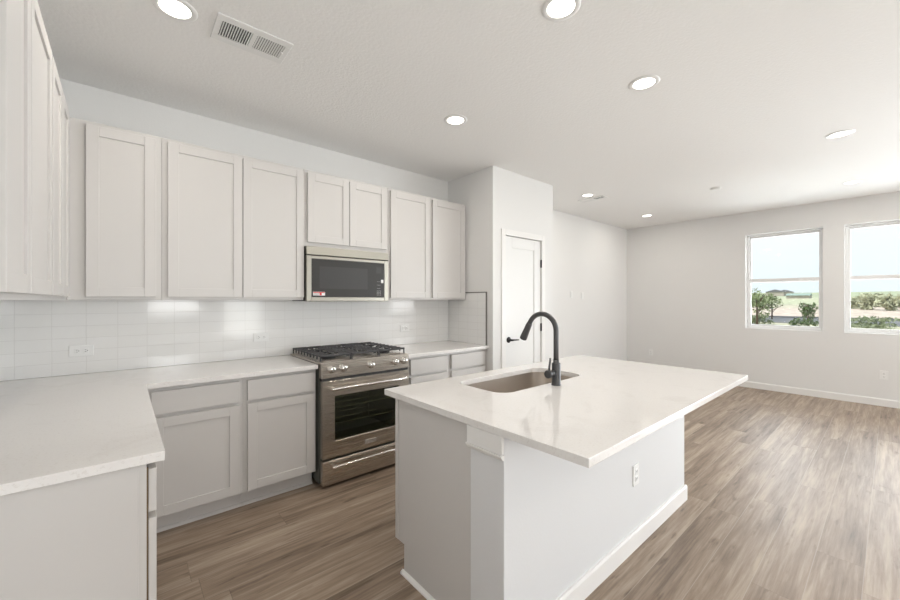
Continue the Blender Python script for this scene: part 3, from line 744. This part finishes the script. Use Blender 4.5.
# ------------------------------------------------------------------ ceiling fixtures
def downlight():
    r = thing('recessed_downlight', 'x', 'ceiling light', (0, 0, HC), 0, 'lit round recessed ceiling lights')
    bm = bm_new(); add_lathe(bm, [(.063, -.004), (.066, -.0065), (.082, -.005), (.090, -.001), (.090, -.0003), (.063, -.0003), (.063, -.004)], 40); obj('trim_ring', bm, 'white', r)
    bm = bm_new(); add_lathe(bm, [(0, -.0035), (.0628, -.0035), (.0628, -.0008), (0, -.0008)], 40); ln = obj('lens', bm, 'lens', r); ln['label'] = 'glowing lens'
    l = light('AREA', 'downlight_lamp', (0, 0, -.012), LAMP_POWER, LAMP_COL, size=.11); l.parent = r
    return r
LB = [((.187, 2.202), 'lit recessed ceiling light beside the large white ceiling vent'),
      ((1.559, 1.013), 'lit recessed ceiling light over the near end of the island, at the top centre'),
      ((2.504, 1.024), 'lit recessed ceiling light over the far end of the island'),
      ((1.927, 2.174), 'lit recessed ceiling light over the kitchen aisle in front of the wall cabinets'),
      ((4.503, .28), 'lit recessed ceiling light in the living area at the right, nearer the camera'),
      ((6.441, .303), 'lit recessed ceiling light close above the two windows'),
      ((6.467, 2.599), 'lit recessed ceiling light near the far corner of the living area'),
      ((4.62, 2.60), 'lit recessed ceiling light next to the small far ceiling vent')]
d0 = downlight()
for i, (p, lb) in enumerate(LB):
    if i == 0: d0.location = (*p, HC); d0['label'] = lb
    else: dup(d0, (*p, HC), lb)
for p in ((0.5, -1.5), (2.5, -1.4), (4.5, -2.0), (6.4, -2.0)): 
    q = dup(d0, (*p, HC), 'added unseen recessed ceiling light behind the camera')  # extra downlights added out of view to help light the room

def vent(label, x0, x1, y0, y1, longx):
    r = thing('ceiling_vent', label, 'vent', ((x0+x1)/2, (y0+y1)/2, HC), 0 if longx else PI/2)
    L_, Wd = (x1-x0, y1-y0) if longx else (y1-y0, x1-x0)
    a, b = L_/2, Wd/2
    bm = bm_new(); ia, ib = a-.028, b-.045
    for q in ((-a, a, -b, -ib), (-a, a, ib, b), (-a, -ia, -ib, ib), (ia, a, -ib, ib), (-.011, .011, -ib, ib)): add_box(bm, q[0], q[1], q[2], q[3], -.007, -.0004, bev=.0015)
    obj('frame', bm, 'white', r)
    box_obj('backing', (-ia, ia, -ib, ib, -.0012, -.0005), 'ventdark', r, 0)
    n = 12
    for s in (-1, 1):
        for k in range(n):
            bm = bm_new(); c = s*(.011 + (ia-.011)*(k+.5)/n)
            wv = (ia-.018)/n*.36
            add_box(bm, c-wv, c+wv, -ib, ib, -.0062, -.0050, rot=Matrix.Rotation(-.6, 3, 'Y') if s < 0 else Matrix.Rotation(.35, 3, 'Y'), piv=(c, 0, -.0048)); obj('louvre', bm, 'white', r)
    bm = bm_new(); add_box(bm, ia-.004, ia+.004, -.008, .008, -.014, -.006, bev=.001); obj('damper_lever', bm, 'white', r)
vent('large white ceiling vent with two banks of louvres above the wall cabinets', .345, .695, 2.095, 2.315, True)
vent('small white ceiling vent next to the far recessed light past the pantry', 4.77, 4.93, 2.47, 2.83, False)
r = thing('smoke_detector', 'small flat white disc on the ceiling of the living area', 'detector', (5.521, 1.408, HC))
bm = bm_new(); add_lathe(bm, [(0, -.02), (.035, -.02), (.05, -.016), (.058, -.004), (.058, -.0004), (0, -.0004)], 30); obj('housing', bm, 'white', r)

# ------------------------------------------------------------------ outside
GZ = -.50
def mk_ground():
    m, nt, b = newmat('meadow_ground'); N, L = nt.nodes, nt.links
    tc = N.new('ShaderNodeTexCoord'); sp = N.new('ShaderNodeSeparateXYZ'); L.new(tc.outputs['Object'], sp.inputs[0])
    n1 = N.new('ShaderNodeTexNoise'); n1.inputs['Scale'].default_value = .12; n1.inputs['Detail'].default_value = 8; L.new(tc.outputs['Object'], n1.inputs['Vector'])
    n2 = N.new('ShaderNodeTexNoise'); n2.inputs['Scale'].default_value = 1.1; n2.inputs['Detail'].default_value = 5; L.new(tc.outputs['Object'], n2.inputs['Vector'])
    ad = N.new('ShaderNodeMath'); ad.operation = 'MULTIPLY_ADD'; ad.inputs[1].default_value = 50; L.new(n1.outputs[0], ad.inputs[0]); L.new(sp.outputs['X'], ad.inputs[2])
    mr = N.new('ShaderNodeMapRange'); mr.inputs[1].default_value = 25; mr.inputs[2].default_value = 225; L.new(ad.outputs[0], mr.inputs[0])
    cr = N.new('ShaderNodeValToRGB'); L.new(mr.outputs[0], cr.inputs[0]); e = cr.color_ramp.elements
    e[0].position = .0; e[0].color = (.47, .47, .30, 1); e[1].position = 1; e[1].color = (.36, .40, .26, 1)
    for p, c in ((.18, (.45, .45, .30, 1)), (.28, (.56, .47, .39, 1)), (.42, (.53, .45, .37, 1)), (.55, (.42, .44, .29, 1)), (.75, (.46, .47, .32, 1))):
        q = e.new(p); q.color = c
    mx = N.new('ShaderNodeMix'); mx.data_type = 'RGBA'; mx.blend_type = 'OVERLAY'; mx.inputs[0].default_value = .8
    L.new(cr.outputs[0], mx.inputs[6]); L.new(n2.outputs[0], mx.inputs[7]); L.new(mx.outputs[2], b.inputs['Base Color'])
    b.inputs['Roughness'].default_value = .95
    return m
M['ground'] = mk_ground()
M['road'] = plain('asphalt', (.17, .175, .18), .8, var=.3)
def leafmat(name, c):
    return plain(name, c, .7, var=.5)
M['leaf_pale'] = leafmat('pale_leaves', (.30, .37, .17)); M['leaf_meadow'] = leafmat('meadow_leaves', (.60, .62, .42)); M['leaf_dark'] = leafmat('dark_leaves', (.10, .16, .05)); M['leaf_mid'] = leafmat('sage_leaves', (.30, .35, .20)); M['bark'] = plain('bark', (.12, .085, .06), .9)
M['housewall'] = plain('house_siding', (.42, .38, .33), .8); M['roof'] = plain('house_roof', (.16, .16, .17), .8); M['greenroof'] = plain('green_metal_roof', (.27, .36, .31), .6)
def gz(x):
    return GZ + max(0, x-60)*.0225
bm = bm_new(); xs = [XR+.16, 12, 20, 35, 60, 90, 130, 180, 260, 420]; ys = [-400, -200, -90, -40, -15, 0, 15, 40, 90, 200, 400]
g = [[bm.verts.new((x, y, gz(x) + (random.uniform(-.25, .35)*min(1, max(0, x-80)/60)))) for y in ys] for x in xs]
for i in range(len(xs)-1):
    for j in range(len(ys)-1): bm.faces.new((g[i][j], g[i+1][j], g[i+1][j+1], g[i][j+1]))
struct('ground', bm, 'ground')
bm = bm_new(); add_box(bm, -30, XR+.155, -60, 30, GZ-.1, GZ-.02); struct('ground_2', bm, 'ground')
bm = bm_new(); add_box(bm, 41, 52, -200, 200, GZ-.1, GZ+.03); struct('road', bm, 'road')
bm = bm_new(); add_box(bm, 52, 52.4, -200, 200, GZ-.1, GZ+.2); struct('road_kerb', bm, 'road')
def blob_leaves(bm, c, r, n, s):
    for _ in range(n):
        while True:
            p = Vector((random.uniform(-1, 1), random.uniform(-1, 1), random.uniform(-1, 1)))
            if p.length < 1: break
        if random.random() < .6: p = p.normalized()*random.uniform(.7, 1)
        p = Vector(c) + Vector((p.x*r[0], p.y*r[1], p.z*r[2]))
        q = [Vector((random.gauss(0, s), random.gauss(0, s), random.gauss(0, s))) for _ in range(3)]
        bm.faces.new([bm.verts.new(p+v) for v in q])
def tree(name, label, cat, x, y, h, w_, leaf, n=700, s=.12, group=None, trunk=True):
    z = gz(x); r = thing(name, label, cat, (x, y, z), 0, group)
    if trunk:
        bm = bm_new(); add_tube(bm, [(0, 0, -.1), (.02*h, 0, h*.3), (0, .01*h, h*.75)], [h*.03, h*.022, h*.01], 8)
        for a in range(5):
            t_ = random.uniform(0, 6.28); add_tube(bm, [(0, 0, h*(.25+.08*a)), (math.cos(t_)*w_*.35, math.sin(t_)*w_*.35, h*(.45+.09*a))], [h*.012, h*.005], 6)
        obj('trunk', bm, 'bark', r)
    bm = bm_new()
    z0 = .32 if trunk else .05
    for k in range(7):
        f = random.uniform(z0, .85); t_ = random.uniform(0, 6.28); ro = w_*.28*random.uniform(.3, 1)
        blob_leaves(bm, (math.cos(t_)*ro, math.sin(t_)*ro, h*f), (w_*.26, w_*.26, h*.15), n//7, s)
    obj('foliage', bm, leaf, r)
def ux(u, X):     # world y on the vertical plane x=X seen at photo column u (used only to lay the plants out)
    a = (u-450)/380.3; c_, s_ = math.cos(YAW), math.sin(YAW)
    return X*(s_-a*c_)/(c_+a*s_)
tree('tree', 'loose pale green tree at the left edge of the first window', 'tree', 36, ux(757, 36), 2.9, 1.9, 'leaf_pale', 650, .08)
tree('tree', 'low pale tree just right of the loose tree in the first window', 'tree', 48, ux(772, 48), 2.6, 2.4, 'leaf_pale', 500, .09)
tree('shrub', 'dark upright shrub standing alone in the first window', 'shrub', 27.5, ux(808, 27.5), 2.15, .9, 'leaf_dark', 500, .05, trunk=True)
for i, (u, X, h, ww) in enumerate(((794, 23, 1.12, .55), (802, 23.5, 1.02, .5), (810, 22.5, 1.15, .6), (819, 22, 1.45, .55))):
    tree('low_shrub', ['small dark shrub at the lower middle of the first window', 'small dark shrub left of the tall shrub in the first window', 'small dark shrub at the foot of the tall shrub in the first window', 'dark shrub at the lower right corner of the first window'][i], 'shrub', X, ux(u, X), h, ww, 'leaf_dark', 300, .04, trunk=False)
tree('grey_green_bush', 'wide grey-green bush by the road in the second window', 'bush', 38, ux(866, 38), .75, 3.4, 'leaf_mid', 500, .09, trunk=False)
tree('grey_green_bush', 'low grey-green bush by the road at the left of the first window', 'bush', 37, ux(760, 37), .7, 2.4, 'leaf_mid', 400, .09, trunk=False)
k = 0
for u, X in ((852, 84), (862, 96), (869, 80), (880, 92), (888, 78), (901, 90)):
    k += 1
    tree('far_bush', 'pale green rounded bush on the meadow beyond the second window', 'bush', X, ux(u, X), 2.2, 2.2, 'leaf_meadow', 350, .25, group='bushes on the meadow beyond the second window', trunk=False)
for u, X, w_, h_, lb in ((776, 220, 6, 3.2, 'distant house with grey roof, left of the other one seen through the first window'), (785.5, 235, 5, 3.0, 'distant house with grey roof, beside the green-roofed shed')):
    r = thing('distant_house', lb, 'house', (X, ux(u, X), gz(X)-.3))
    box_obj('house_walls', (-3, 3, -w_/2, w_/2, 0, h_*.65), 'housewall', r, 0)
    bm = bm_new(); add_prism(bm, [(-w_/2-.4, h_*.65), (w_/2+.4, h_*.65), (0, h_)], 'x', -3.3, 3.3); obj('roof', bm, 'roof', r)
X = 160; r = thing('distant_shed', 'long low shed with green roof on the horizon in the first window', 'shed', (X, ux(799, X), gz(X)-.3))
box_obj('shed_walls', (-3, 3, -2.6, 2.6, 0, 1.3), 'housewall', r, 0)
bm = bm_new(); add_prism(bm, [(-3.4, 1.3), (3.4, 1.3), (0, 2.0)], 'y', -2.8, 2.8); obj('roof', bm, 'greenroof', r)
